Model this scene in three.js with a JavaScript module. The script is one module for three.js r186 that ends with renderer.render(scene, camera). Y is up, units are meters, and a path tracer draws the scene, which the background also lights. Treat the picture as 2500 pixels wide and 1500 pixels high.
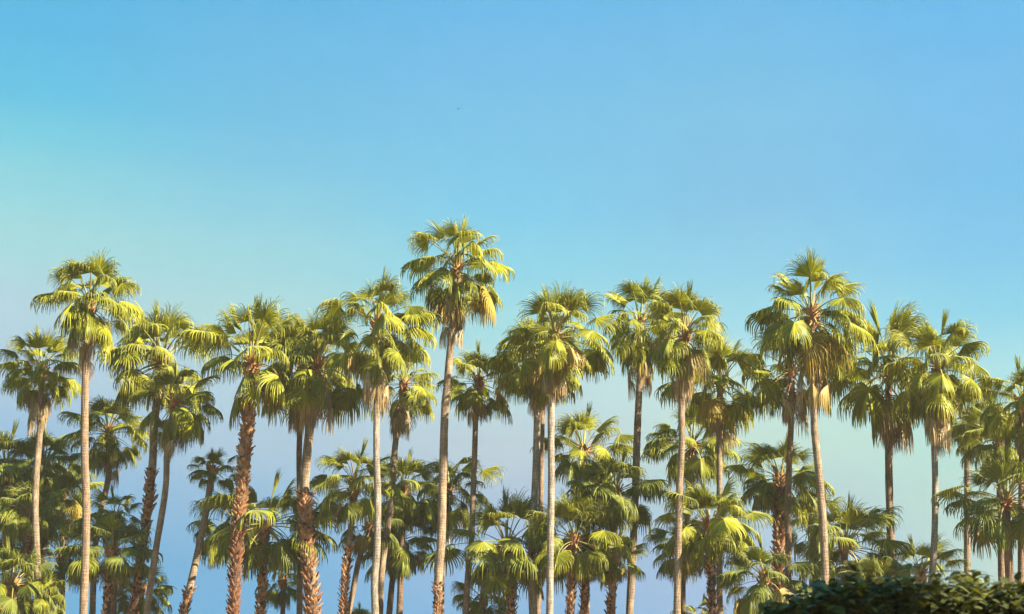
import * as THREE from 'three';
import { mergeGeometries } from 'three/addons/utils/BufferGeometryUtils.js';

// ---------------------------------------------------------------- camera, sky, sun, exposure
const scene = new THREE.Scene();
const PITCH = THREE.MathUtils.degToRad(15), FOV = 26, EYE = new THREE.Vector3(0, 1.6, 0);
const camera = new THREE.PerspectiveCamera(FOV, 1024 / 614, 0.1, 2000);
camera.position.copy(EYE);
camera.rotation.x = PITCH;
camera.focus = 50; camera.userData.fStop = 3;
scene.add(camera);
const renderer = new THREE.WebGLRenderer({ antialias: true });
renderer.toneMapping = THREE.LinearToneMapping;
const EXPOSURE = 3.8;
renderer.toneMappingExposure = EXPOSURE;
renderer.shadowMap.enabled = true;

const sun = new THREE.DirectionalLight(new THREE.Color(1, 0.93, 0.78), 5);
sun.name = 'sun';
sun.position.set(55, 52, -19); sun.target.position.set(0, 9, -50);
sun.castShadow = true; sun.shadow.mapSize.set(4096, 4096);
Object.assign(sun.shadow.camera, { left: -45, right: 45, top: 40, bottom: -40, near: 1, far: 200 });
scene.add(sun, sun.target);
scene.fog = new THREE.FogExp2(new THREE.Color(1, 0.93, 0.8), 0.0004);

// the sky's colours: rows by height in the picture (top to bottom), five columns from left to right
const srgb = (h) => new THREE.Color(h);
const SKY_ROWS = [
  [-500, ['#48a4d8', '#4ea6da', '#54a8de', '#56a8de', '#4fa8e0']],
  [0, ['#4eb2e2', '#5ab4e4', '#63b6e8', '#66b7e8', '#58b2ea']],
  [150, ['#52b6e3', '#66b9e5', '#6ebbe8', '#70bce7', '#65b7ea']],
  [300, ['#5bc0e4', '#6cbee4', '#74c0e6', '#78c0e5', '#6fbbea']],
  [400, ['#70cae1', '#76c3e3', '#76c3e7', '#7abfe5', '#70bcea']],
  [500, ['#88d2e0', '#84cae1', '#77c7e8', '#7dc0e5', '#6fbdea']],
  [650, ['#9ed7dc', '#98d3de', '#86d0e6', '#86cae6', '#76c2ea']],
  [800, ['#abcfdd', '#a8d6da', '#9cd8e0', '#97d5e5', '#82cee8']],
  [950, ['#a8c7dc', '#abcadc', '#b5d6dc', '#bfe2de', '#a2dce4']],
  [1100, ['#8fb8da', '#a5c2d8', '#b6c9d6', '#bddcd2', '#b0ded6']],
  [1250, ['#76aed8', '#89b5d8', '#a3bdd8', '#b0ccd6', '#b9dccd']],
  [1400, ['#66a9d6', '#6bacd8', '#8db4dc', '#a1bcdc', '#bad7cd']],
  [1560, ['#5fa6d6', '#66aad8', '#7bb0da', '#9ab8dc', '#b4cfcd']],
].map(([y, c]) => [y, c.map(srgb)]);
const hash = (x, y, s) => { let t = (x * 374761393 + y * 668265263 + s * 2246822519) | 0; t = Math.imul(t ^ (t >>> 13), 1274126177); return ((t ^ (t >>> 16)) >>> 0) / 4294967296; };
function airNoise(x, y) {
  let sum = 0, amp = 0;
  for (const [size, w] of [[2, 0.5], [5, 0.6], [16, 0.5], [64, 0.5]]) { const i = Math.floor(x / size), j = Math.floor(y / size), n = 2048 / size | 0, u = x / size - i, v = y / size - j, h = (a, b) => hash((i + a) % n, j + b, size); sum += w * ((h(0, 0) * (1 - u) + h(1, 0) * u) * (1 - v) + (h(0, 1) * (1 - u) + h(1, 1) * u) * v); amp += w; }
  return sum / amp;
}
{
  const W = 2048, H = 1024, data = new Float32Array(W * H * 4), T = Math.tan(THREE.MathUtils.degToRad(FOV / 2));
  // every row of the list belongs to a height above the horizon; every column to a compass direction; beyond the last
  // columns the colours ease over to the mean of their row, and so go on all round
  const elev = SKY_ROWS.map(([y]) => PITCH + Math.atan(((750 - y) / 750) * T));
  const mean = SKY_ROWS.map(([, c]) => c.reduce((a, b) => a.add(b), new THREE.Color(0, 0, 0)).multiplyScalar(1 / 5));
  const half = THREE.MathUtils.degToRad(21.5), col = new THREE.Color(), a = new THREE.Color(), b = new THREE.Color();
  const smooth = (x) => x * x * (3 - 2 * x);
  const across = (k, az, out) => {
    const c = SKY_ROWS[k][1], u = (az / half) * 2 + 2;
    if (u >= 0 && u <= 4) { const i = Math.min(3, Math.floor(u)); return out.copy(c[i]).lerp(c[i + 1], smooth(u - i)); }
    const over = Math.min(1, (u < 0 ? -u : u - 4) / 3);
    return out.copy(c[u < 0 ? 0 : 4]).lerp(mean[k], smooth(over));
  };
  for (let r = 0; r < H; r++) {
    const up = ((r + 0.5) / H - 0.5) * Math.PI;
    let k = 0;
    while (k < elev.length - 2 && elev[k + 1] > up) k++;
    const f = THREE.MathUtils.clamp((elev[k] - up) / (elev[k] - elev[k + 1]), 0, 1);
    for (let q = 0; q < W; q++) {
      const az = ((q + 0.5) / W - 0.5) * 2 * Math.PI;           // atan2(z, x); the camera looks along -z = -90 degrees
      let d = az + Math.PI / 2; if (d > Math.PI) d -= 2 * Math.PI;
      col.copy(across(k, d, a)).lerp(across(k + 1, d, b), f * 0.45 + f * f * (3 - 2 * f) * 0.55);
      // the picture's colours include the lit haze of the air near the ground; take its share off the sky behind
      const share = 1 - Math.exp(-0.0004 * Math.min(150, 21 / Math.max(0.02, Math.sin(Math.max(up, 0.02)))));
      col.setRGB(Math.max(0.03, col.r - 0.5 * share), Math.max(0.1, col.g - 0.25 * share), Math.max(0.2, col.b - 0.2 * share));
      const haze = 1 + 0.08 * (airNoise(q, r) - 0.5);            // thin uneven haze, the same all round
      col.multiplyScalar(haze);
      data.set([col.r / EXPOSURE, col.g / EXPOSURE, col.b / EXPOSURE, 1], (r * W + q) * 4);
    }
  }
  const t = new THREE.DataTexture(data, W, H, THREE.RGBAFormat, THREE.FloatType);
  t.mapping = THREE.EquirectangularReflectionMapping; t.magFilter = t.minFilter = THREE.LinearFilter; t.needsUpdate = true;
  scene.background = t; scene.environment = t;
}

// ---------------------------------------------------------------- helpers
let seed = 20240607;
const rnd = () => { seed = (seed + 0x6d2b79f5) | 0; let t = Math.imul(seed ^ (seed >>> 15), 1 | seed); t = (t + Math.imul(t ^ (t >>> 7), 61 | t)) ^ t; return ((t ^ (t >>> 14)) >>> 0) / 4294967296; };
const rr = (a, b) => a + (b - a) * rnd();
const pick = (list) => list[Math.floor(rnd() * list.length)];
const V = (x, y, z) => new THREE.Vector3(x, y, z);
const rad = THREE.MathUtils.degToRad, clamp = THREE.MathUtils.clamp, lerp = THREE.MathUtils.lerp;
// a pixel of the 2500 x 1500 photograph -> the point it shows on the upright plane that lies z metres ahead
function at(px, py, z) {
  const T = Math.tan(rad(FOV / 2)), cx = ((px - 1250) / 750) * T, cy = ((750 - py) / 750) * T;
  const dy = cy * Math.cos(PITCH) + Math.sin(PITCH), dz = -Math.cos(PITCH) + cy * Math.sin(PITCH), k = z / -dz;
  return V(cx * k, EYE.y + dy * k, -z);
}
const pixelSize = (px, py, z) => at(px, py, z).distanceTo(at(px + 1, py, z));
const used = {};
const numbered = (n) => { const k = used[n] = (used[n] ?? -1) + 1; return k ? `${n}_${String(k).padStart(3, '0')}` : n; };
function part(name, geometry, material, parent) {
  const m = new THREE.Mesh(geometry, material);
  m.name = numbered(name); m.castShadow = m.receiveShadow = true;
  parent.add(m);
  return m;
}
function thing(name, label, category, p, group) {
  const o = new THREE.Group();
  o.name = numbered(name); o.position.copy(p); o.userData = { label, category };
  if (group) o.userData.group = group;
  scene.add(o);
  return o;
}
function geom(pos, idx, col, uv) {
  const g = new THREE.BufferGeometry();
  g.setAttribute('position', new THREE.Float32BufferAttribute(pos, 3));
  if (col) g.setAttribute('color', new THREE.Float32BufferAttribute(col, 3));
  if (uv) g.setAttribute('uv', new THREE.Float32BufferAttribute(uv, 2));
  g.setIndex(idx);
  g.computeVertexNormals();
  return g;
}
// tileable value noise
function noiseGrid(n, s) { const keep = seed; seed = s; const g = Array.from({ length: n * n }, () => rnd()); seed = keep; return (x, y) => { const sx = ((x % n) + n) % n, sy = ((y % n) + n) % n, i = Math.floor(sx), j = Math.floor(sy), fx = sx - i, fy = sy - j, u = fx * fx * (3 - 2 * fx), v = fy * fy * (3 - 2 * fy), i1 = (i + 1) % n, j1 = (j + 1) % n; return lerp(lerp(g[j * n + i], g[j * n + i1], u), lerp(g[j1 * n + i], g[j1 * n + i1], u), v); }; }
function texture(w, h, f, color = true) {
  const d = new Uint8Array(w * h * 4);
  for (let y = 0; y < h; y++) for (let x = 0; x < w; x++) { const c = f(x / w, y / h); for (let k = 0; k < 3; k++) d[(y * w + x) * 4 + k] = clamp(Math.round(c[k] * 255), 0, 255); d[(y * w + x) * 4 + 3] = 255; }
  const t = new THREE.DataTexture(d, w, h);
  t.wrapS = t.wrapT = THREE.RepeatWrapping; t.magFilter = THREE.LinearFilter; t.minFilter = THREE.LinearMipmapLinearFilter; t.needsUpdate = true;
  if (color) t.colorSpace = THREE.SRGBColorSpace;
  return t;
}

// ---------------------------------------------------------------- materials
const N8 = noiseGrid(8, 11), N16 = noiseGrid(16, 12), N32 = noiseGrid(32, 13), N64 = noiseGrid(64, 14), N128 = noiseGrid(128, 15);
// bark: uv u once round the trunk, v in units of 2.4 m; ring scars, upright cracks, lichen-like blotches
const ringAt = Array.from({ length: 44 }, (_, i) => (i + 0.5 + (N64(i * 3.7, 1) - 0.5) * 0.8) / 44);
function barkHeight(u, v) {
  const vv = v + (N16(u * 16, v * 16) - 0.5) * 0.012;
  let ring = 0;
  for (const r of ringAt) { let d = Math.abs(vv - r); d = Math.min(d, 1 - d); if (d < 0.009) ring = Math.max(ring, (1 - d / 0.009) * (0.25 + 1.1 * N8(r * 8, u * 8))); }
  const crack = Math.pow(N64(u * 64, v * 8 + N8(u * 8, v * 8) * 2), 3);
  return clamp(0.7 - ring * 0.36 - crack * 0.6 + (N128(u * 128, v * 128) - 0.5) * 0.25, 0, 1);
}
const barkMap = texture(256, 512, (u, v) => {
  const h = barkHeight(u, v), blotch = N8(u * 8, v * 8) * 0.55 + N32(u * 32, v * 32) * 0.3 + N128(u * 128, v * 128) * 0.15, t = 0.52 + 0.34 * h + (blotch - 0.5) * 0.5;
  const warm = N16(u * 16 + 3, v * 16 + 5) - 0.5;
  return [t * (1 + warm * 0.1), t * 0.99, t * (0.97 - warm * 0.16)];
});
const barkBump = texture(256, 512, (u, v) => { const h = barkHeight(u, v); return [h, h, h]; }, false);
const bark = (r, g, b) => new THREE.MeshStandardMaterial({ color: new THREE.Color(r, g, b), map: barkMap, bumpMap: barkBump, bumpScale: 0.02, roughness: 0.9 });
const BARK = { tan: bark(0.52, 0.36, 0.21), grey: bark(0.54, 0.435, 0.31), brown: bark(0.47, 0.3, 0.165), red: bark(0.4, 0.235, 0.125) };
const coreBark = new THREE.MeshStandardMaterial({ color: new THREE.Color(0.16, 0.085, 0.045), roughness: 1, map: barkMap, bumpMap: barkBump, bumpScale: 0.03 });
const husk = (r, g, b) => new THREE.MeshStandardMaterial({ color: new THREE.Color(r, g, b), vertexColors: true, roughness: 0.85, side: THREE.DoubleSide });
const HUSK = [husk(0.3, 0.125, 0.038), husk(0.36, 0.17, 0.06), husk(0.2, 0.08, 0.03), husk(0.4, 0.22, 0.095), husk(0.22, 0.12, 0.06), husk(0.3, 0.19, 0.11)];
const leafMat = (r, g, b, through = 0.36) => new THREE.MeshPhysicalMaterial({ color: new THREE.Color(r, g, b), vertexColors: true, roughness: 0.95, transmission: through, thickness: 0, specularIntensity: 0.35, clearcoat: 0.3, clearcoatRoughness: 0.3, side: THREE.DoubleSide });
// three leaf colours, darker ones partly painted shade for low palms; then yellowing leaves
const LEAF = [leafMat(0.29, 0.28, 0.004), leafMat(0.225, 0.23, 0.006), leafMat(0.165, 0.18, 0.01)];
const YELLOW = leafMat(0.36, 0.26, 0.02), STRAW = leafMat(0.34, 0.24, 0.06, 0.2);
const DEAD = [leafMat(0.44, 0.31, 0.14, 0.2), leafMat(0.5, 0.38, 0.2, 0.2), leafMat(0.36, 0.24, 0.1, 0.2)];
const STALK = [0, 1, 2].map((i) => new THREE.MeshStandardMaterial({ color: new THREE.Color(...[[0.3, 0.28, 0.07], [0.2, 0.2, 0.05], [0.34, 0.22, 0.08]][i]), roughness: 0.5, vertexColors: true }));
const dryStalk = new THREE.MeshStandardMaterial({ color: new THREE.Color(0.3, 0.18, 0.09), roughness: 0.8, vertexColors: true });

// ---------------------------------------------------------------- fronds: a stalk with a pleated fan whose split tips hang
const ROWS = [0.02, 0.22, 0.42, 0.56, 0.68, 0.79, 0.88, 1];
function makeFrond({ elev, bend, stalk = 1.0, blade = 1.15, n = 38, spread = 128, fold = 28, joined = 0.44, droop = 0.5, hang = 1.0, roll = 0, axisDrop = 8, dry = 0.15, ragged = 0.15 }) {
  // stalk
  const path = [V(0, 0, 0)], K = 7;
  let ang = elev;
  for (let k = 0; k < K; k++) { ang = elev - bend * Math.pow((k + 0.5) / K, 1.2); path.push(path[k].clone().add(V(Math.cos(rad(ang)), Math.sin(rad(ang)), 0).multiplyScalar(stalk / K))); }
  const sp = [], si = [], sc = [];
  path.forEach((p, k) => {
    const t = k / K, a = rad(elev - bend * Math.pow(t, 1.2)), w = lerp(0.05, 0.017, Math.pow(t, 0.6)), h = w * 0.55, nx = -Math.sin(a), ny = Math.cos(a);
    for (const [s, q] of [[-1, 0.35], [0, 1], [1, 0.35], [0, -0.8]]) { sp.push(p.x + nx * h * q, p.y + ny * h * q, s * w); const b = t < 0.15 ? [1.25, 0.85, 0.6] : [1, 1, 1]; sc.push(...b); }
    if (k) for (let i = 0; i < 4; i++) { const a0 = (k - 1) * 4 + i, a1 = (k - 1) * 4 + ((i + 1) % 4); si.push(a0, a1, a0 + 4, a1, a1 + 4, a0 + 4); }
  });
  // blade
  const P = path[K], ax = rad(ang - axisDrop), d = V(Math.cos(ax), Math.sin(ax), 0);
  let nrm = V(-Math.sin(ax), Math.cos(ax), 0), side = V(0, 0, 1);
  const turn = new THREE.Quaternion().setFromAxisAngle(d, rad(roll)); nrm.applyQuaternion(turn); side.applyQuaternion(turn);
  const g = V(0, -1, 0), F = rad(fold);
  const ray = (th) => d.clone().multiplyScalar(Math.cos(th)).addScaledVector(side, Math.sin(th) * Math.cos(F)).addScaledVector(nrm, -Math.abs(Math.sin(th)) * Math.sin(F)).normalize();
  const pos = [], idx = [], col = [], S = rad(spread), step = (2 * S) / n;
  for (let i = 0; i < n; i++) {
    const th = -S + (i + 0.5) * step, D0 = ray(th), c0 = ray(th + 0.02).sub(ray(th - 0.02)).normalize();
    const L = blade * (0.66 + 0.34 * Math.cos(th * 0.62)) * rr(0.9, 1.07), tone = rr(0.55, 1.4), spinTip = rr(-1, 1), tip = rnd() < dry, base = pos.length / 3;
    const j = joined * rr(0.94, 1.1), h2 = hang * rr(0.5, 1.5), sway = V(rr(-1, 1), rr(-0.4, 0.4), rr(-1, 1)).multiplyScalar(ragged), torn = rnd() < 0.1 ? rr(0.6, 0.85) : 1;
    let p = P.clone(), last = 0;
    ROWS.forEach((t0, r) => {
      const t = t0 * torn, over = Math.max(0, (t - j) / (1 - j)), k = clamp(droop * t * t * 0.6 + h2 * Math.pow(over, 1.4), 0, 0.97);
      const D = D0.clone().addScaledVector(sway, over).multiplyScalar(1 - k).addScaledVector(g, k).normalize();
      p = p.clone().addScaledVector(D, (t - last) * L); last = t;
      const c = c0.clone().addScaledVector(D, -c0.dot(D)).normalize().applyAxisAngle(D, spinTip * Math.min(1, over * 2.2) * 1.1), m = V().crossVectors(c, D).normalize();
      const full = 2 * L * Math.sin(step / 2) * Math.min(t, j) * 1.06, w = full * (over > 0 ? Math.pow(1 - over, 0.75) * 0.66 : 1) + 0.003, lift = full * 0.55 * (1 - over * 0.6);
      const pale = t < 0.12 ? [1.35, 1.25, 1.3] : tip && t > 0.75 ? [1.45, 1.15, 1.1] : [1, 1, 1], e = tone;
      if (r === ROWS.length - 1) { pos.push(p.x, p.y, p.z); col.push(e * pale[0], e * pale[1], e * pale[2]); return; }
      for (const s of [-1, 0, 1]) {
        pos.push(p.x + c.x * s * w / 2 + (s ? 0 : m.x * lift), p.y + c.y * s * w / 2 + (s ? 0 : m.y * lift), p.z + c.z * s * w / 2 + (s ? 0 : m.z * lift));
        const q = e * (s ? 1 : 0.86); col.push(q * pale[0], q * pale[1], q * pale[2]);
      }
    });
    const R = ROWS.length - 1;
    for (let r = 0; r < R - 1; r++) for (let s = 0; s < 2; s++) { const a = base + r * 3 + s; idx.push(a, a + 1, a + 3, a + 1, a + 4, a + 3); }
    const z = base + (R - 1) * 3; idx.push(z, z + 1, z + 3, z + 1, z + 2, z + 3);
  }
  return { blade: geom(pos, idx, col), stalk: geom(sp, si, sc) };
}
// the shapes by the height at which the stalk leaves the crown
const ELEV = [84, 72, 60, 47, 34, 20, 6, -10, -26, -44, -60];
const FROND = ELEV.map((e) => {
  const young = clamp((e - 30) / 50, 0, 1), old = clamp((-e) / 55, 0, 1), list = [];
  for (let k = 0; k < 6; k++) list.push(makeFrond({
    elev: e + rr(-5, 5), bend: lerp(44, 10, young) * (1 - old * 0.45) * rr(0.8, 1.25), stalk: rr(1.0, 1.48) * (1 - 0.36 * young * young - 0.3 * old), blade: rr(0.9, 1.08),
    spread: lerp(136, 62, Math.pow(young, 1.6)) + rr(-8, 8) - old * 25, fold: lerp(30, 20, young) + rr(-14, 16) + old * 10, joined: rr(0.34, 0.5),
    droop: lerp(0.34, 0.04, young) * rr(0.5, 1.4), hang: lerp(1.5, 0.6, young) * (1 - old * 0.25) * rr(0.8, 1.15), roll: rr(-42, 42), axisDrop: lerp(14, 3, young) + rr(-12, 12), dry: lerp(0.18, 0.06, young) + old * 0.2, ragged: 0.26,
  }));
  return list;
});
const SPEAR = [0, 1].map(() => makeFrond({ elev: 86, bend: 4, stalk: 0.8, blade: 1.2, n: 14, spread: rr(12, 20), fold: 60, joined: 0.7, droop: 0, hang: 0.12, axisDrop: 1, dry: 0 }));
const DRY_FROND = Array.from({ length: 7 }, (_, k) => makeFrond({ elev: rr(-35, -62), bend: rr(20, 42), stalk: k < 4 ? rr(0.35, 0.55) : rr(0.7, 0.95), blade: rr(0.85, 1.05), n: 24, spread: rr(38, 74), fold: rr(30, 60), joined: 0.36, droop: 1.2, hang: 1.2, roll: rr(-30, 30), axisDrop: 10, dry: 0.2, ragged: 0.42 }));

// ---------------------------------------------------------------- leaf bases (the woody stubs left on a trunk)
function makeBase({ w = 0.12, len = 0.28, out = 0.1, notch = 0.3 }) {
  const pos = [], idx = [], col = [], R = 5, C = 4;
  for (const back of [0, 1]) for (let r = 0; r <= R; r++) for (let c = 0; c <= C; c++) {
    const v = r / R, u = (c / C) * 2 - 1, ww = w * (1 - 0.62 * Math.pow(v, 1.4)) * rr(0.92, 1.08);
    const top = r === R ? (Math.abs(u) < 0.2 ? -notch * len * 0.35 : rr(-0.1, 0.08) * len) : 0;
    const x = out * (0.15 + 1.05 * Math.pow(v, 0.8)) - 0.35 * w * u * u + rr(-0.004, 0.004) - back * (0.018 * (1 - v * 0.5)) + (Math.abs(u) < 0.1 ? -0.012 : 0);
    pos.push(x, v * len + top, u * ww);
    const q = rr(0.75, 1.25) * (r === R ? 0.7 : 1); col.push(q, q * rr(0.92, 1.04), q * rr(0.85, 1.1));
  }
  const row = C + 1, off = (R + 1) * row;
  for (let r = 0; r < R; r++) for (let c = 0; c < C; c++) { const a = r * row + c; idx.push(a, a + row, a + 1, a + 1, a + row, a + row + 1); }
  const edge = (a, b) => idx.push(a, b, a + off, b, b + off, a + off);
  for (let r = 0; r < R; r++) { edge(r * row, (r + 1) * row); edge((r + 1) * row + C, r * row + C); }
  for (let c = 0; c < C; c++) edge(R * row + c, R * row + c + 1);
  const g = geom(pos, idx, col);
  return g;
}
const flat = (g) => { const f = g.index ? g.toNonIndexed() : g; f.computeVertexNormals(); return f; };
const BASE = Array.from({ length: 7 }, () => flat(makeBase({ w: rr(0.1, 0.15), len: rr(0.24, 0.36), out: rr(0.07, 0.15), notch: rr(0, 0.7) })));

// ---------------------------------------------------------------- palms
function tubeTrunk(curve, t0, t1, rOf, rings, sides, rough) {
  const pos = [], uv = [], idx = [], len = curve.getLength() * (t1 - t0), ph = rnd() * 9;
  const du = rnd();
  let bulge = 0, slow = 0;
  for (let k = 0; k <= rings; k++) {
    const t = t0 + (t1 - t0) * (k / rings), p = curve.getPoint(t), r0 = rOf(t);
    bulge = lerp(bulge, rr(-1, 1), 0.55); slow = lerp(slow, rr(-1, 1), 0.12);
    for (let s = 0; s <= sides; s++) {
      const a = (s / sides) * 2 * Math.PI, r = r0 * (1 + slow * 0.16 + rough * (bulge * 0.6 + Math.sin(a * 2 + ph + t * 9) * 0.5 + Math.sin(a * 3 - t * 40) * 0.25));
      pos.push(p.x + Math.cos(a) * r, p.y, p.z + Math.sin(a) * r); uv.push(s / sides + du, (k / rings) * len / 2.4 + du * 3);
    }
  }
  for (let k = 0; k < rings; k++) for (let s = 0; s < sides; s++) { const a = k * (sides + 1) + s; idx.push(a, a + sides + 1, a + 1, a + 1, a + sides + 1, a + sides + 2); }
  return geom(pos, idx, null, uv);
}
const GROUP = 'tall fan palms standing in a loose row';
/* One palm. z: metres ahead; pts: pixels down the trunk from the heart of the crown; up: pixels from the heart to the crown's top;
   w: trunk width in pixels; tone: leaf colour 0..4, darker on low palms as partly painted shade; n: live fronds; dead: hanging dry fronds; boots: [from, to] pixel heights that carry leaf bases; bw: width there */
function palm(label, { z, pts, up, w, tone, n = 34, dead = 0, boots, bw, barkKind = 'tan', low = -44, spin = rnd() * 6.28, yellow = 0, heart = 1, wide = 1.06, lowest = 0, front = [], upright = rnd() < 0.5 ? 1 : 0 }) {
  const px = pixelSize(pts[0][0], pts[0][1], z), P = pts.map(([x, y]) => at(x, y, z));
  // carry the trunk on down to the ground
  const a = P[P.length - 1], b = P[Math.max(0, P.length - 2)], slope = P.length > 1 ? clamp((a.x - b.x) / (b.y - a.y), -0.15, 0.15) : 0;
  if (a.y > 0.3) { if (a.y > 2.5) P.push(V(a.x + slope * a.y * 0.45, a.y * 0.5, a.z)); P.push(V(a.x + slope * a.y * 0.7, -0.1, a.z)); }
  const foot = P[P.length - 1].clone(); foot.y = 0;
  const root = thing('palm_tree', label, 'palm tree', foot, GROUP);
  P.forEach((p) => p.sub(foot));
  const H = P[0], curve = new THREE.CatmullRomCurve3(P, false, 'centripetal');
  const r = (w * px) / 2, s = (up * px) / 2.02, len = curve.getLength();
  const findT = (py) => { const y = at(pts[0][0], py, z).y; let best = 0, d = 1e9; for (let i = 0; i <= 200; i++) { const q = Math.abs(curve.getPoint(i / 200).y - y); if (q < d) { d = q; best = i / 200; } } return best; };
  // smooth trunk from the heart down to the leaf bases or the ground
  const tb = boots ? findT(boots[0]) : 1, te = boots ? Math.max(findT(boots[1]), tb) : 1, br = boots ? (bw * px) / 2 : 0;
  const rOf = (t) => r * (0.92 + 0.2 * t);
  if (tb > 0.03) part('trunk', tubeTrunk(curve, 0, Math.min(1, tb + 0.02), rOf, Math.ceil((len * tb) / 0.085), 14, 0.02), BARK[barkKind], root);
  const placeBase = (parent, t, ang, rad0, sc, mats, lean = 0) => {
    const p = curve.getPoint(t), m = part('leaf_base', pick(BASE), pick(mats), parent);
    m.position.set(p.x + Math.cos(ang) * rad0, p.y, p.z + Math.sin(ang) * rad0);
    m.rotation.set(rr(-0.22, 0.22), -ang, lean + rr(-0.12, 0.12), 'YXZ'); m.scale.set(sc * rr(0.8, 1.2), sc * rr(0.85, 1.15), sc * rr(0.85, 1.15));
    return m;
  };
  if (boots) {
    const inner = Math.max(r * 0.8, br - 0.1), L = len * (te - tb), core = part('rough_trunk', tubeTrunk(curve, tb, Math.min(1, te + 0.01), () => inner, Math.max(6, Math.ceil(L / 0.2)), 12, 0.06), coreBark, root);
    const ringsN = Math.max(2, Math.round(L / 0.108)), around = Math.max(6, Math.round((2 * Math.PI * inner) / 0.135)), behind = [];
    let shown = 0;
    for (let k = 0; k < ringsN; k++) for (let q = 0; q < around; q++) {
      const t = tb + ((te - tb) * (k + 0.6 + rr(-0.3, 0.3))) / ringsN, ang = ((q + (k % 2) * 0.5 + rr(-0.2, 0.2)) / around) * 2 * Math.PI + spin, lip = k < 2 ? -0.4 : -0.05 - 0.25 * rnd();
      const facing = Math.sin(ang) > -0.3;                                       // the camera is on the +z side
      if (rnd() < 0.06 || (N8(ang * 1.6 + spin, t * len * 1.7) < 0.27 && k > 2)) continue;   // worn patches where the stubs have fallen off
      const m = placeBase(core, t, ang, inner - 0.02, (0.5 + 0.36 * N8(t * len * 2.3, ang * 1.3 + 4)) * rr(0.85, 1.15) * clamp(br / 0.24, 0.75, 1.15), HUSK, lip);
      if (!facing || shown++ > 300) behind.push(m);
    }
    if (behind.length) {                                                       // those round the back, which the photograph does not show, and those past 300 are one mesh
      const all = mergeGeometries(behind.map((m) => { m.updateMatrix(); core.remove(m); return m.geometry.clone().applyMatrix4(m.matrix); }));
      part('leaf_base_cover', all, HUSK[2], core).userData.kind = 'stuff';
    }
    // scars below the bases: a bare trunk goes on
    if (te < 0.97) part('trunk', tubeTrunk(curve, te, 1, rOf, Math.ceil((len * (1 - te)) / 0.1), 14, 0.02), BARK[barkKind], root);
  }
  // the heart: stubs of cut stalks under the green ones
  if (heart) for (let k = 0; k < 16 * heart; k++) placeBase(root, ((0.05 + 0.7 * s * (k / (16 * heart))) / len), k * 2.4 + spin, r * 0.85, 0.85 + 0.3 * rnd(), [HUSK[0], HUSK[1], HUSK[3], HUSK[2]], 0.0);
  // fronds, youngest on top
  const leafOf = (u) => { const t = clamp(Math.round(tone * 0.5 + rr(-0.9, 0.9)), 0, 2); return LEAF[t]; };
  const put = (shape, mat, stalkMat, ang, drop, sc) => {
    const p = curve.getPoint(clamp(drop / len, 0, 0.95)), f = part('frond', shape.blade, mat, root);
    f.position.set(p.x + Math.cos(ang) * r * 0.6, p.y + 0.02, p.z - Math.sin(ang) * r * 0.6); f.rotation.y = ang; f.scale.setScalar(sc);
    part('stalk', shape.stalk, stalkMat, f);
    return f;
  };
  n = Math.round(n * rr(1.0, 1.22)); const power = rr(0.88, 1.35), gapAt = rr(0, 6.28), gapWide = rr(0.2, 0.9), limp = rr(-8, 8);
  for (let i = 0; i < n; i++) {
    const u = (i + 0.5) / n, e = lerp(84, low, Math.pow(u, power)) + limp * u + rr(-10, 10), bin = ELEV.reduce((q, v, k) => (Math.abs(v - e) < Math.abs(ELEV[q] - e) ? k : q), 0);
    const turnOf = spin + i * 2.39996 + rr(-0.5, 0.5), off = Math.abs(((turnOf - gapAt) % 6.2832 + 9.4248) % 6.2832 - 3.1416);
    if (off < gapWide && rnd() < 0.55) continue;                                // fronds lost on one side
    const isY = u > 0.6 && rnd() < (u > 0.8 ? Math.max(yellow, 0.1) : 0.05), sh = pick(FROND[bin]);
    const f = put(sh, isY ? (rnd() < 0.5 ? YELLOW : STRAW) : leafOf(u), pick(STALK), turnOf, s * (0.02 + 0.42 * u * u) + lowest * 0.15 * u, s * rr(0.8, 1.14));
    f.scale.x *= wide; f.scale.z *= wide;
  }
  // single fronds that the photograph shows plainly: fans hanging on the near side, open fans standing on top
  for (const [turn, drop, mat] of front) put(pick(FROND[9]), mat ?? LEAF[1], STALK[0], -Math.PI / 2 + turn, s * drop, s * 0.95);
  for (let i = 0; i < upright; i++) put(FROND[1][(i * 2 + 1) % 6], LEAF[0], STALK[0], -Math.PI / 2 + (i - (upright - 1) / 2) * 1.9 + rr(-0.3, 0.3), 0, s * 1.04);
  put(pick(SPEAR), LEAF[Math.min(1, Math.round(tone))], STALK[0], spin, 0, s);
  dead = Math.round(dead * 1.4);
  for (let i = 0; i < dead; i++) {
    const f = put(pick(DRY_FROND), rnd() < 0.12 ? STRAW : pick(DEAD), dryStalk, spin + i * 2.39996 + rr(-0.4, 0.4), s * rr(0.45, 1.15) + lowest * 0.6, s * rr(0.75, 1.15));
    f.name = f.name.replace('frond', 'dry_frond');
  }
  return root;
}

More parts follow.
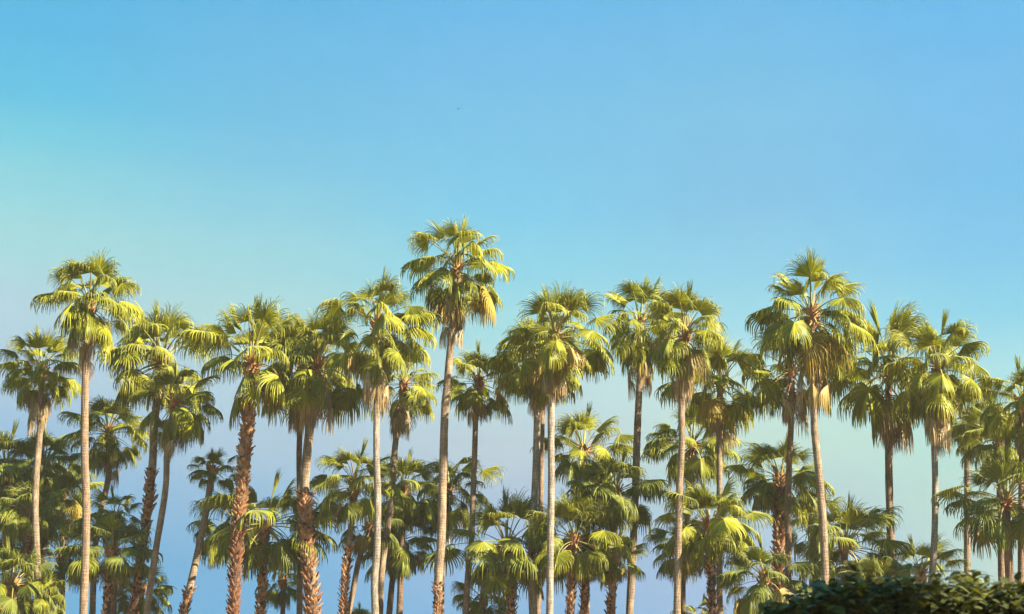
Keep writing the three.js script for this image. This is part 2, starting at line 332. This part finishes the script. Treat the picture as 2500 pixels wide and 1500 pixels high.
palm('tall slender fan palm with straight bare trunk, standing highest at the left end', { z: 47, pts: [[218, 735], [209, 880], [206, 1100], [210, 1250], [203, 1500]], up: 134, upright: 2, w: 18, tone: 0.4, n: 36, dead: 7, barkKind: 'brown', yellow: 0.3, lowest: 0.7 });
palm('shorter fan palm at the left edge with tan dry skirt and pale thin trunk', { z: 50, pts: [[100, 895], [97, 1050], [89, 1150], [86, 1236], [91, 1404]], up: 105, w: 15, tone: 1.5, n: 34, dead: 11, lowest: 0.5 });
palm('fan palm smooth above and shaggy orange below, behind a thin pale leaning trunk', { z: 53, pts: [[393, 878], [386, 960], [377, 1027], [371, 1145], [353, 1300], [325, 1500]], up: 152, w: 19, tone: 1, n: 38, boots: [1148, 1510], bw: 31, yellow: 0.1 });
palm('fan palm with thin pale bare trunk leaning beside a shaggy trunk', { z: 51, pts: [[428, 985], [409, 1067], [404, 1189], [381, 1337], [357, 1500]], up: 115, w: 15, tone: 1.8, n: 34, dead: 5, lowest: 0.5, wide: 1.16 });
palm('fan palm whose whole thick trunk is covered in orange leaf stubs, left of centre', { z: 49, pts: [[613, 878], [611, 967], [604, 1040], [598, 1109], [591, 1200], [582, 1280], [577, 1350], [570, 1500]], up: 165, w: 24, tone: 1, n: 27, boots: [888, 1510], bw: 35, low: -26, upright: 2 });
palm('fan palm with thick smooth grey trunk rising from a flared collar of orange stubs', { z: 50, pts: [[774, 885], [767, 967], [754, 1062], [744, 1198], [749, 1311], [763, 1500]], up: 158, w: 22, tone: 1.1, n: 30, low: -38, upright: 2, dead: 4, boots: [1202, 1510], bw: 41, barkKind: 'tan' });
palm('thin lit trunk of a fan palm close behind the smooth trunk with the flared collar', { z: 53, pts: [[735, 905], [733, 1014], [730, 1117], [732, 1250], [731, 1500]], up: 140, w: 14, tone: 1.7, n: 26, low: -36, dead: 4, barkKind: 'brown', wide: 1.16 });
palm('fan palm with straight pale grey trunk and yellow-green crown left of the highest palm', { z: 47, pts: [[919, 786], [918, 900], [919, 998], [919, 1117], [922, 1214], [920, 1343], [914, 1430], [916, 1500]], up: 140, w: 16, tone: 0.4, n: 36, dead: 9, barkKind: 'grey', lowest: 0.7 });
palm('fan palm with a large brown skirt hanging behind the pale grey trunk', { z: 55, pts: [[988, 932], [977, 1010], [967, 1068], [961, 1127], [955, 1227], [945, 1295], [931, 1408], [927, 1500]], up: 100, w: 15, tone: 1.5, n: 34, dead: 14, lowest: 0.7, wide: 1.16 });
palm('highest fan palm of the row, near the middle, with bare curved trunk', { z: 48, pts: [[1115, 642], [1106, 780], [1098, 868], [1091, 949], [1087, 987], [1081, 1172], [1077, 1320], [1069, 1432], [1067, 1500]], up: 138, w: 19, tone: 0.6, n: 40, dead: 5, boots: [1425, 1510], bw: 25, yellow: 0.7, lowest: 0.8, front: [[-0.5, 0.55, STRAW], [0.35, 0.6, YELLOW]] });
palm('slim fan palm right of the highest one, small crown and two hanging dry fronds', { z: 52, pts: [[1170, 932], [1163, 987], [1159, 1098], [1155, 1209], [1151, 1320], [1142, 1413], [1137, 1500]], up: 105, w: 14, tone: 1.2, n: 32, dead: 5, lowest: 0.5 });
palm('broad fan palm with pinkish tan skirt and a yellow hanging leaf, right of the middle', { z: 47, pts: [[1357, 818], [1352, 900], [1346, 987], [1346, 1172], [1344, 1320], [1342, 1500]], up: 132, w: 16, tone: 0.5, n: 42, dead: 14, barkKind: 'grey', yellow: 0.4, wide: 1.28, lowest: 0.9, front: [[0.1, 0.75, YELLOW], [-0.7, 0.5]] });
palm('fan palm with pale trunk and torn red-brown stubs low down, left of the pinkish skirt', { z: 50, pts: [[1310, 885], [1312, 987], [1307, 1172], [1301, 1284], [1297, 1395], [1301, 1500]], up: 125, w: 17, tone: 1, n: 34, dead: 3, boots: [1290, 1380], bw: 22, barkKind: 'grey' });
palm('darker thin trunk of a fan palm between the two pale trunks right of the middle', { z: 56, pts: [[1330, 870], [1324, 1024], [1321, 1209], [1317, 1350], [1313, 1500]], up: 120, w: 13, tone: 1.2, n: 30, barkKind: 'brown' });
palm('fan palm with orange heart and flaring brown skirt, left one of a close pair', { z: 52, pts: [[1562, 782], [1563, 900], [1558, 1008], [1555, 1089], [1550, 1236], [1545, 1354], [1537, 1500]], up: 125, w: 17, tone: 0.5, n: 36, dead: 9, lowest: 0.9 });
palm('fan palm with one fan hanging before its pale skirt, right of a close pair', { z: 47, pts: [[1674, 812], [1668, 900], [1664, 976], [1665, 1073], [1659, 1202], [1656, 1337], [1653, 1500]], up: 132, w: 16, tone: 0.5, n: 38, dead: 10, barkKind: 'tan', yellow: 0.2, lowest: 0.9, front: [[0, 0.75]], upright: 1 });
palm('fan palm with short trunk ending in a lower crown, right of the close pair', { z: 51, pts: [[1760, 938], [1756, 1008], [1756, 1089], [1757, 1152], [1757, 1350]], up: 145, w: 14, tone: 0.8, n: 29, dead: 3, wide: 1.15, lowest: 0.4 });
palm('tallest fan palm of the right half, leaning bare trunk reaching the hedge', { z: 47, pts: [[1981, 760], [1986, 848], [1987, 968], [1989, 1049], [1994, 1101], [2004, 1202], [2011, 1303], [2016, 1438], [2018, 1500]], up: 158, w: 18, tone: 0.5, n: 40, dead: 5, barkKind: 'tan', yellow: 0.6, lowest: 1.0, front: [[0.35, 0.2, LEAF[2]], [-0.4, 0.7, STRAW]], upright: 3 });
palm('fan palm tucked left of the tallest right-hand palm, trunk vanishing behind dark low fronds', { z: 52, pts: [[1930, 900], [1934, 952], [1931, 1049], [1927, 1135], [1925, 1236], [1925, 1354], [1924, 1500]], up: 140, w: 15, tone: 0.9, n: 28, dead: 6, barkKind: 'brown', lowest: 0.6 });
palm('fan palm with straight brown trunk, first right of the tallest right-hand palm', { z: 51, pts: [[2170, 900], [2170, 968], [2170, 1067], [2171, 1168], [2175, 1303], [2178, 1374], [2180, 1500]], up: 178, w: 18, tone: 0.5, n: 31, upright: 2, dead: 9, barkKind: 'brown', lowest: 0.8 });
palm('grey-trunked fan palm with long ragged straw skirt, second right of the tallest right-hand palm', { z: 48, pts: [[2291, 890], [2286, 990], [2282, 1067], [2284, 1202], [2281, 1337], [2274, 1431], [2272, 1500]], up: 145, w: 15, tone: 0.4, n: 38, dead: 16, barkKind: 'grey', lowest: 0.9, front: [[0.1, 0.25, LEAF[2]]] });
palm('fan palm cut by the right edge with bright upright fan', { z: 47.5, pts: [[2497, 985], [2496, 1100], [2494, 1337], [2495, 1500]], up: 122, w: 16, tone: 0.6, n: 34, dead: 3, barkKind: 'brown', upright: 1 });
palm('small fan palm with red-brown head of stubs and hanging dry fronds near the right edge', { z: 57, pts: [[2363, 1015], [2362, 1084], [2362, 1250], [2362, 1400]], up: 100, w: 15, tone: 1.4, n: 32, dead: 9, boots: [1018, 1062], bw: 26, low: -20 });
palm('low dark fan palm with arching stalks and brown trunk at the lower right', { z: 47.5, pts: [[2457, 1222], [2459, 1286], [2466, 1421], [2468, 1500]], up: 138, w: 20, tone: 2.6, n: 34, barkKind: 'red', wide: 1.35 });
palm('deep green fan palm crown wedged under the bright fan at the right edge', { z: 51, pts: [[2440, 1065], [2442, 1200], [2446, 1400]], up: 120, w: 16, tone: 2.4, n: 30, barkKind: 'brown', wide: 1.16 });
palm('fan palm whose crown sits behind the right pale trunk of the close pair', { z: 58, pts: [[1690, 1085], [1686, 1135], [1683, 1219], [1666, 1388], [1660, 1500]], up: 118, w: 14, tone: 1.8, n: 34, dead: 3, barkKind: 'red', wide: 1.16 });
palm('leafy fan palm with open bright fan between the pinkish skirt and the close pair', { z: 58, pts: [[1424, 1100], [1424, 1180], [1430, 1300], [1432, 1500]], up: 122, w: 16, tone: 1.6, n: 34, dead: 3, barkKind: 'brown', wide: 1.16, upright: 1 });
palm('dark heavy fan palm crown hiding part of the left trunk of the close pair', { z: 50, pts: [[1505, 1200], [1501, 1263], [1497, 1350], [1494, 1500]], up: 112, w: 17, tone: 3, n: 36, barkKind: 'red', low: -66, wide: 1.3 });
palm('low fan palm with tall bright fan and shaggy trunk under the pinkish skirt', { z: 49, pts: [[1402, 1316], [1397, 1390], [1393, 1500]], up: 126, w: 22, tone: 2, n: 32, dead: 2, boots: [1335, 1510], bw: 32, wide: 1.16, upright: 1 });
palm('low fan palm with shaggy trunk, right of two low ones under the pinkish skirt', { z: 52, pts: [[1437, 1325], [1430, 1400], [1425, 1500]], up: 108, w: 22, tone: 2.4, n: 28, boots: [1345, 1510], bw: 30, wide: 1.16 });
palm('small fan palm with orange stubby trunk at the bottom edge below the dark heavy crown', { z: 50, pts: [[1502, 1362], [1497, 1420], [1489, 1500]], up: 78, w: 20, tone: 2.2, n: 26, boots: [1400, 1510], bw: 27, wide: 1.16 });
palm('full fan palm with shaggy brown trunk, just right of the close pair', { z: 48, pts: [[1734, 1282], [1733, 1320], [1737, 1404], [1739, 1500]], up: 128, w: 22, tone: 1.8, n: 38, boots: [1305, 1510], bw: 31, wide: 1.16 });
palm('fan palm with shaggy red-brown trunk behind a bare trunk, left of the leaning one', { z: 56, pts: [[1905, 1165], [1903, 1236], [1902, 1337], [1898, 1500]], up: 118, w: 24, tone: 1.7, n: 34, boots: [1180, 1510], bw: 36, wide: 1.16 });
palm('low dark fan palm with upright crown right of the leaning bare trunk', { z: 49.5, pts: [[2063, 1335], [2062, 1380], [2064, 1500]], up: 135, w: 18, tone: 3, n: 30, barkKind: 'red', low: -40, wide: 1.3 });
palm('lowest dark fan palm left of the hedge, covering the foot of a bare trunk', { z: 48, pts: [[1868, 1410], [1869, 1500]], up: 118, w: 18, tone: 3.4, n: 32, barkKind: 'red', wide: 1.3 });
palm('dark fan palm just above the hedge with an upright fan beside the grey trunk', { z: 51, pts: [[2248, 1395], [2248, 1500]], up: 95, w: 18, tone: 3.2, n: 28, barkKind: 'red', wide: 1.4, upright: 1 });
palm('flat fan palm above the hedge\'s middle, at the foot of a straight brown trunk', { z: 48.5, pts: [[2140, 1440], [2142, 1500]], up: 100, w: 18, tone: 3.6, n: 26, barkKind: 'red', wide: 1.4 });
palm('fan palm with drooping grey-green crown behind the straight trunk at the left end', { z: 56, pts: [[264, 1052], [263, 1168], [246, 1250], [232, 1330], [225, 1500]], up: 105, w: 14, tone: 2, n: 32, dead: 6, barkKind: 'brown', wide: 1.16 });
palm('low fan palm with spreading dark fronds and shaggy trunk at the bottom left', { z: 52, pts: [[274, 1345], [267, 1404], [259, 1500]], up: 95, w: 22, tone: 2.8, n: 32, boots: [1390, 1510], bw: 29, wide: 1.45 });
palm('mid-green fan palm above the low spreading palm at the bottom left', { z: 54, pts: [[282, 1262], [280, 1330], [276, 1500]], up: 82, w: 16, tone: 2.2, n: 28, barkKind: 'red', wide: 1.16 });
palm('fan palm with shaggy red trunk behind the pale thin trunk at the left edge', { z: 54, pts: [[76, 1250], [72, 1290], [68, 1400], [66, 1500]], up: 95, w: 18, tone: 2.8, n: 34, boots: [1262, 1510], bw: 25, wide: 1.15 });
palm('dark fan palm crown below the tan dry skirt at the left edge', { z: 57, pts: [[106, 1130], [104, 1300], [100, 1500]], up: 98, w: 16, tone: 2.6, n: 34, barkKind: 'red', wide: 1.16 });
palm('dark fan palm cut by the left edge at half height', { z: 56, pts: [[12, 1140], [12, 1300], [12, 1500]], up: 120, w: 16, tone: 2.8, n: 34, barkKind: 'red', wide: 1.16 });
palm('low dense fan palm at the bottom left corner', { z: 49, pts: [[30, 1425], [30, 1520]], up: 120, w: 18, tone: 3.6, n: 36, barkKind: 'red', wide: 1.16 });
palm('low fan palm with pale drooping fan at the bottom edge left of the straight trunk', { z: 49.5, pts: [[102, 1470], [102, 1500]], up: 78, w: 18, tone: 2.4, n: 26, barkKind: 'red', wide: 1.16 });
palm('fan palm with curved bare trunk between two collars of red stubs', { z: 52, pts: [[519, 1150], [512, 1190], [505, 1236], [485, 1337], [463, 1435], [448, 1500]], up: 62, w: 17, tone: 2.2, n: 22, boots: [1440, 1510], bw: 29, low: -30, wide: 1.3 });
palm('fan palm with shaggy orange trunk and crown set low between two taller shaggy trunks', { z: 51, pts: [[649, 1278], [643, 1337], [639, 1424], [635, 1500]], up: 142, w: 22, tone: 2.2, n: 32, boots: [1310, 1510], bw: 30, low: -52, wide: 1.3 });
palm('fan palm with smooth upper and shaggy orange lower trunk, left of the pale grey trunk', { z: 50, pts: [[866, 1180], [857, 1279], [851, 1337], [843, 1408], [837, 1500]], up: 118, w: 14, tone: 2.4, n: 32, boots: [1335, 1510], bw: 28, wide: 1.16 });
palm('leaning fan palm with bare brown trunk curving behind a shaggy orange one', { z: 56, pts: [[905, 1285], [893, 1320], [877, 1365], [859, 1457], [850, 1500]], up: 92, w: 14, tone: 3, n: 28, barkKind: 'brown', wide: 1.16 });
palm('dense fan palm crown between the pale grey trunk and trunk of the highest palm', { z: 57, pts: [[985, 1195], [982, 1300], [975, 1500]], up: 108, w: 15, tone: 3, n: 36, barkKind: 'red', wide: 1.16 });
palm('low fan palm with olive fronds and brown skirt beside the pale grey trunk', { z: 58, pts: [[975, 1320], [960, 1400], [950, 1500]], up: 100, w: 15, tone: 3, n: 34, dead: 6, barkKind: 'red', wide: 1.16 });
palm('fan palm crown with a brown fringe hanging behind the trunk of the highest palm', { z: 58, pts: [[1097, 1195], [1088, 1280], [1080, 1390], [1078, 1500]], up: 112, w: 12, tone: 2, n: 30, dead: 6, barkKind: 'brown', wide: 1.16 });
palm('low fan palm with two upright fans and shaggy trunk left of the pale trunks', { z: 50.5, pts: [[1236, 1330], [1243, 1400], [1250, 1500]], up: 145, w: 20, tone: 2.8, n: 36, boots: [1395, 1510], bw: 28, low: -62, wide: 1.38, upright: 2 });
palm('small green fan palm tip at the bottom edge, left of the pale grey trunk', { z: 60, pts: [[880, 1530], [880, 1600]], up: 62, w: 14, tone: 1.8, n: 22, wide: 1.16 });
palm('small green fan palm tip at the bottom edge, left of the full shaggy palm', { z: 57, pts: [[1708, 1512], [1708, 1600]], up: 66, w: 14, tone: 1.8, n: 24, wide: 1.16 });
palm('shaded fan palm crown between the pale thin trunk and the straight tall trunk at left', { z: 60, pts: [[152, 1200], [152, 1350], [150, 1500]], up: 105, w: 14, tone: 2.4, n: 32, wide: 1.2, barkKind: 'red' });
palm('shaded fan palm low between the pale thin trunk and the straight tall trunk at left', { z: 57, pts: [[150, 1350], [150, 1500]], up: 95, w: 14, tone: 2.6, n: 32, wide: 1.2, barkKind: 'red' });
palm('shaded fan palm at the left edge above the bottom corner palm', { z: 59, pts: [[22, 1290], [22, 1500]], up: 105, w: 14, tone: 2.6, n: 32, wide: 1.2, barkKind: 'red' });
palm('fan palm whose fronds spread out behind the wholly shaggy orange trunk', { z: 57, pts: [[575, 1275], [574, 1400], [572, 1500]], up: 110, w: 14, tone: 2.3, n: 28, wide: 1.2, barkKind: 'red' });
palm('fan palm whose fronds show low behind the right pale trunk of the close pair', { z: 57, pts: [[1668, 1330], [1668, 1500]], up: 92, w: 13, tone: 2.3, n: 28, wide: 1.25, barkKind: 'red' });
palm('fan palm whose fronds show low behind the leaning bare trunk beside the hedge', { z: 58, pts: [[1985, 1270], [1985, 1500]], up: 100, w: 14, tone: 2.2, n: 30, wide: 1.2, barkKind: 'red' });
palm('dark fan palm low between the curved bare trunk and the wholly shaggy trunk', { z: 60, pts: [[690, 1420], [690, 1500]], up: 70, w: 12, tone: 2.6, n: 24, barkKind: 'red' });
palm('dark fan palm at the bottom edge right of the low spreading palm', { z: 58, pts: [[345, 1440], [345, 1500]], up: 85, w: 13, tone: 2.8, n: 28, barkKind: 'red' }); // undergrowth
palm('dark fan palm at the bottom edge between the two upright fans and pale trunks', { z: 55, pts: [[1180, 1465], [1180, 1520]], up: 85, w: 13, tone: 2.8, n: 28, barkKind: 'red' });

// ---------------------------------------------------------------- ground, hedge, birds
{
  const groundMap = texture(512, 512, (u, v) => { const a = N8(u * 8, v * 8) * 0.4 + N32(u * 32, v * 32) * 0.35 + N128(u * 128, v * 128) * 0.25, t = 0.6 + (a - 0.5) * 0.7; return [t, t * 0.94, t * 0.82]; });
  groundMap.repeat.set(32, 32);
  const g = new THREE.PlaneGeometry(320, 320, 40, 40).rotateX(-Math.PI / 2).translate(0, 0, -40);
  const ground = part('ground', g, new THREE.MeshStandardMaterial({ color: new THREE.Color(0.45, 0.34, 0.22), map: groundMap, roughness: 1 }), scene);
  ground.userData = { kind: 'structure', label: 'dry sandy ground under the palms' };
}
{ // clipped hedge close to the camera, at the lower right
  const z0 = 8.6, x0 = at(1885, 1450, z0).x, x1 = at(2560, 1450, z0).x + 0.5, base = V((x0 + x1) / 2, 0, -z0 - 0.4);
  const hedge = thing('hedge', 'dark leafy hedge out of focus close by at the lower right corner', 'hedge', base);
  const leafShape = (len, wid, cup) => {
    const pos = [], idx = [], col = [], R = 5;
    for (let r = 0; r <= R; r++) { const t = r / R, w = wid * Math.sin(Math.PI * Math.pow(t, 0.8)) + (r === 0 || r === R ? 0 : 0.002); for (const s of [-1, 0, 1]) { pos.push(s * w, -cup * t * t * len + (s ? 0.18 * w : 0), t * len); const q = s ? 1 : 1.15; col.push(q, q, q); } }
    for (let r = 0; r < R; r++) for (let s = 0; s < 2; s++) { const a = r * 3 + s; idx.push(a, a + 3, a + 1, a + 1, a + 3, a + 4); }
    return geom(pos, idx, col);
  };
  const shapes = [leafShape(0.085, 0.02, 0.3), leafShape(0.095, 0.023, 0.5), leafShape(0.07, 0.018, 0.15)];
  const gloss = (r, g, b) => new THREE.MeshPhysicalMaterial({ color: new THREE.Color(r, g, b), vertexColors: true, roughness: 0.95, transmission: 0.25, thickness: 0, specularIntensity: 0.3, clearcoat: 0.3, clearcoatRoughness: 0.25, side: THREE.DoubleSide });
  const mats = [gloss(0.05, 0.055, 0.008), gloss(0.075, 0.08, 0.009), gloss(0.15, 0.145, 0.01)];
  // height of the top along the hedge
  const topAt = (x) => { const u = (x - x0) / (x1 - x0), py = u < 0.2 ? lerp(1512, 1442, u / 0.2) - 22 * N16(u * 40, 2) : 1444 - 34 * N8(u * 9, 0.5) + 16 * N16(u * 30, 2) - (u > 0.72 && u < 0.9 ? 14 * Math.sin(((u - 0.72) / 0.18) * Math.PI) : 0); return at(1250, py, z0).y; };
  // woody stems
  const stems = [];
  for (let k = 0; k < 26; k++) { const x = rr(x0 + 0.1, x1 - 0.1), zz = rr(-0.3, 0.3), h = topAt(x) - 0.15, c = new THREE.CatmullRomCurve3([V(x - base.x, 0, zz), V(x - base.x + rr(-0.1, 0.1), h * 0.5, zz + rr(-0.1, 0.1)), V(x - base.x + rr(-0.2, 0.2), h, zz + rr(-0.15, 0.15))]); stems.push(new THREE.TubeGeometry(c, 6, 0.012, 5)); }
  part('stem', mergeGeometries(stems), new THREE.MeshStandardMaterial({ color: new THREE.Color(0.12, 0.08, 0.05), roughness: 1 }), hedge).userData.kind = 'stuff';
  const dummy = new THREE.Object3D(), counts = [6000, 5500, 3000];
  const set = (o) => {
    const x = rr(x0, x1), top = topAt(x), deep = rnd(), y = rnd() < 0.75 ? top - Math.pow(rnd(), 1.3) * 0.55 : rr(0.15, top), zz = rr(-0.45, 0.42);
    const edge = Math.max(0, Math.abs(zz) - 0.25) * 0.6;
    o.position.set(x - base.x, y - edge + (rnd() < 0.16 ? rr(0, 0.12) : 0), zz);
    o.rotation.set(rr(-0.9, 0.5), rr(0, 6.28), rr(-0.5, 0.5), 'YXZ'); o.scale.setScalar(rr(0.7, 1.3));
    return o;
  };
  counts.forEach((c, k) => {
    const m = new THREE.InstancedMesh(shapes[k], mats[k], c);
    m.name = numbered('foliage'); m.castShadow = m.receiveShadow = true; m.userData.kind = 'stuff';
    for (let i = 0; i < c; i++) { set(dummy).updateMatrix(); m.setMatrixAt(i, dummy.matrix); }
    hedge.add(m);
  });
  // the leaves that stand out along the near face and the top
  for (let i = 0; i < 240; i++) { const m = part('leaf', pick(shapes), pick(mats), hedge); set(m); m.position.y = topAt(m.position.x + base.x) - rr(-0.03, 0.16); m.position.z = rr(0.25, 0.45); }
}
{ // an unseen tree added off to the right to shade the hedge's left part
  const d = V(55, 43, 31).normalize(), c = at(1790, 1450, 9.0).addScaledVector(d, 8.5), foot = V(c.x + 0.2, 0, c.z), t = thing('added_shade_tree', 'small broad-leaved tree added out of view at right to shade the hedge', 'tree', foot);
  const H = c.y, cv = new THREE.CatmullRomCurve3([V(0, -0.05, 0), V(0.1, H * 0.4, 0.05), V(-0.2, H - 0.7, 0)]);
  part('trunk', tubeTrunk(cv, 0, 1, (q) => 0.13 - 0.07 * q, 40, 10, 0.06), BARK.brown, t);
  const limbs = [];
  for (let k = 0; k < 14; k++) { const a = k * 2.4, e = rr(0.2, 1.2); limbs.push(new THREE.TubeGeometry(new THREE.CatmullRomCurve3([V(-0.15, H - 1.0, 0), V(-0.2 + Math.cos(a) * 0.4, H - 0.6 + e * 0.4, Math.sin(a) * 0.4), V(-0.2 + Math.cos(a) * 0.55, H - 0.4 + e * 0.5, Math.sin(a) * 0.55)]), 6, 0.022, 5)); }
  part('limb', mergeGeometries(limbs), BARK.brown, t);
  const one = geom([0, 0, 0, 0.035, 0.004, 0.05, -0.035, 0.004, 0.05, 0, -0.02, 0.13], [0, 1, 2, 2, 1, 3], Array(12).fill(1));
  const m = new THREE.InstancedMesh(one, LEAF[2], 3200), o = new THREE.Object3D();
  m.name = 'foliage'; m.userData.kind = 'stuff'; m.castShadow = m.receiveShadow = true;
  for (let i = 0; i < 3200; i++) { const q = V(rr(-1, 1), rr(-1, 1), rr(-1, 1)); if (q.length() > 1) { i--; continue; } q.setLength(0.25 + 0.85 * Math.sqrt(q.length()) * (0.8 + 0.4 * N8(q.x * 2 + 3, q.z * 2 + q.y * 3))); o.position.set(q.x * 0.6 - 0.2, H + q.y * 0.6, q.z * 0.6); o.rotation.set(rr(-1.2, 1.2), rr(0, 6.28), rr(-0.8, 0.8)); o.scale.setScalar(rr(0.8, 1.5)); o.updateMatrix(); m.setMatrixAt(i, o.matrix); }
  t.add(m);
}
{ // a bird far up in the sky
  const dark = new THREE.MeshStandardMaterial({ color: new THREE.Color(0.03, 0.035, 0.04), roughness: 0.8, side: THREE.DoubleSide });
  const bird = (label, p, span, turn, tilt) => {
    const o = thing('bird', label, 'bird', p), body = [];
    const prof = [[0, -0.5], [0.05, -0.42], [0.085, -0.3], [0.07, -0.2], [0.12, -0.05], [0.12, 0.12], [0.07, 0.32], [0.05, 0.42], [0, 0.45]].map(([r, y]) => new THREE.Vector2(Math.max(r, 0.001) * span, y * span * 0.55));
    const b = new THREE.LatheGeometry(prof, 10).rotateX(Math.PI / 2);
    const tail = geom([0, 0, 0.18 * span, -0.09 * span, 0, 0.4 * span, 0.09 * span, 0, 0.4 * span, 0, 0.02 * span, 0.3 * span], [0, 1, 3, 0, 3, 2, 1, 2, 3]);
    part('body', mergeGeometries([b.toNonIndexed(), tail.toNonIndexed()].map((g) => { g.deleteAttribute('uv'); return g; })), dark, o);
    for (const s of [-1, 1]) {
      const pos = [], idx = [];
      for (let k = 0; k <= 6; k++) { const t = k / 6, x = s * span * (0.04 + 0.5 * t), y = span * (0.16 * Math.sin(t * 1.9) - 0.05 * t), c = span * 0.15 * Math.sqrt(1 - t * 0.94), zb = span * (0.1 * t * t - 0.05); pos.push(x, y, zb - c * 0.5, x, y + 0.012 * span, zb, x, y, zb + c * 0.6); if (k) for (let j = 0; j < 2; j++) { const a = (k - 1) * 3 + j; idx.push(a, a + 3, a + 1, a + 1, a + 3, a + 4); } }
      part('wing', geom(pos, idx), dark, o);
    }
    o.rotation.set(tilt, turn, 0.1);
  };
  bird('small dark bird gliding with spread wings high above the palms', at(1119, 266, 110), 0.4, 0.4, 0.1);
}

renderer.render(scene, camera);
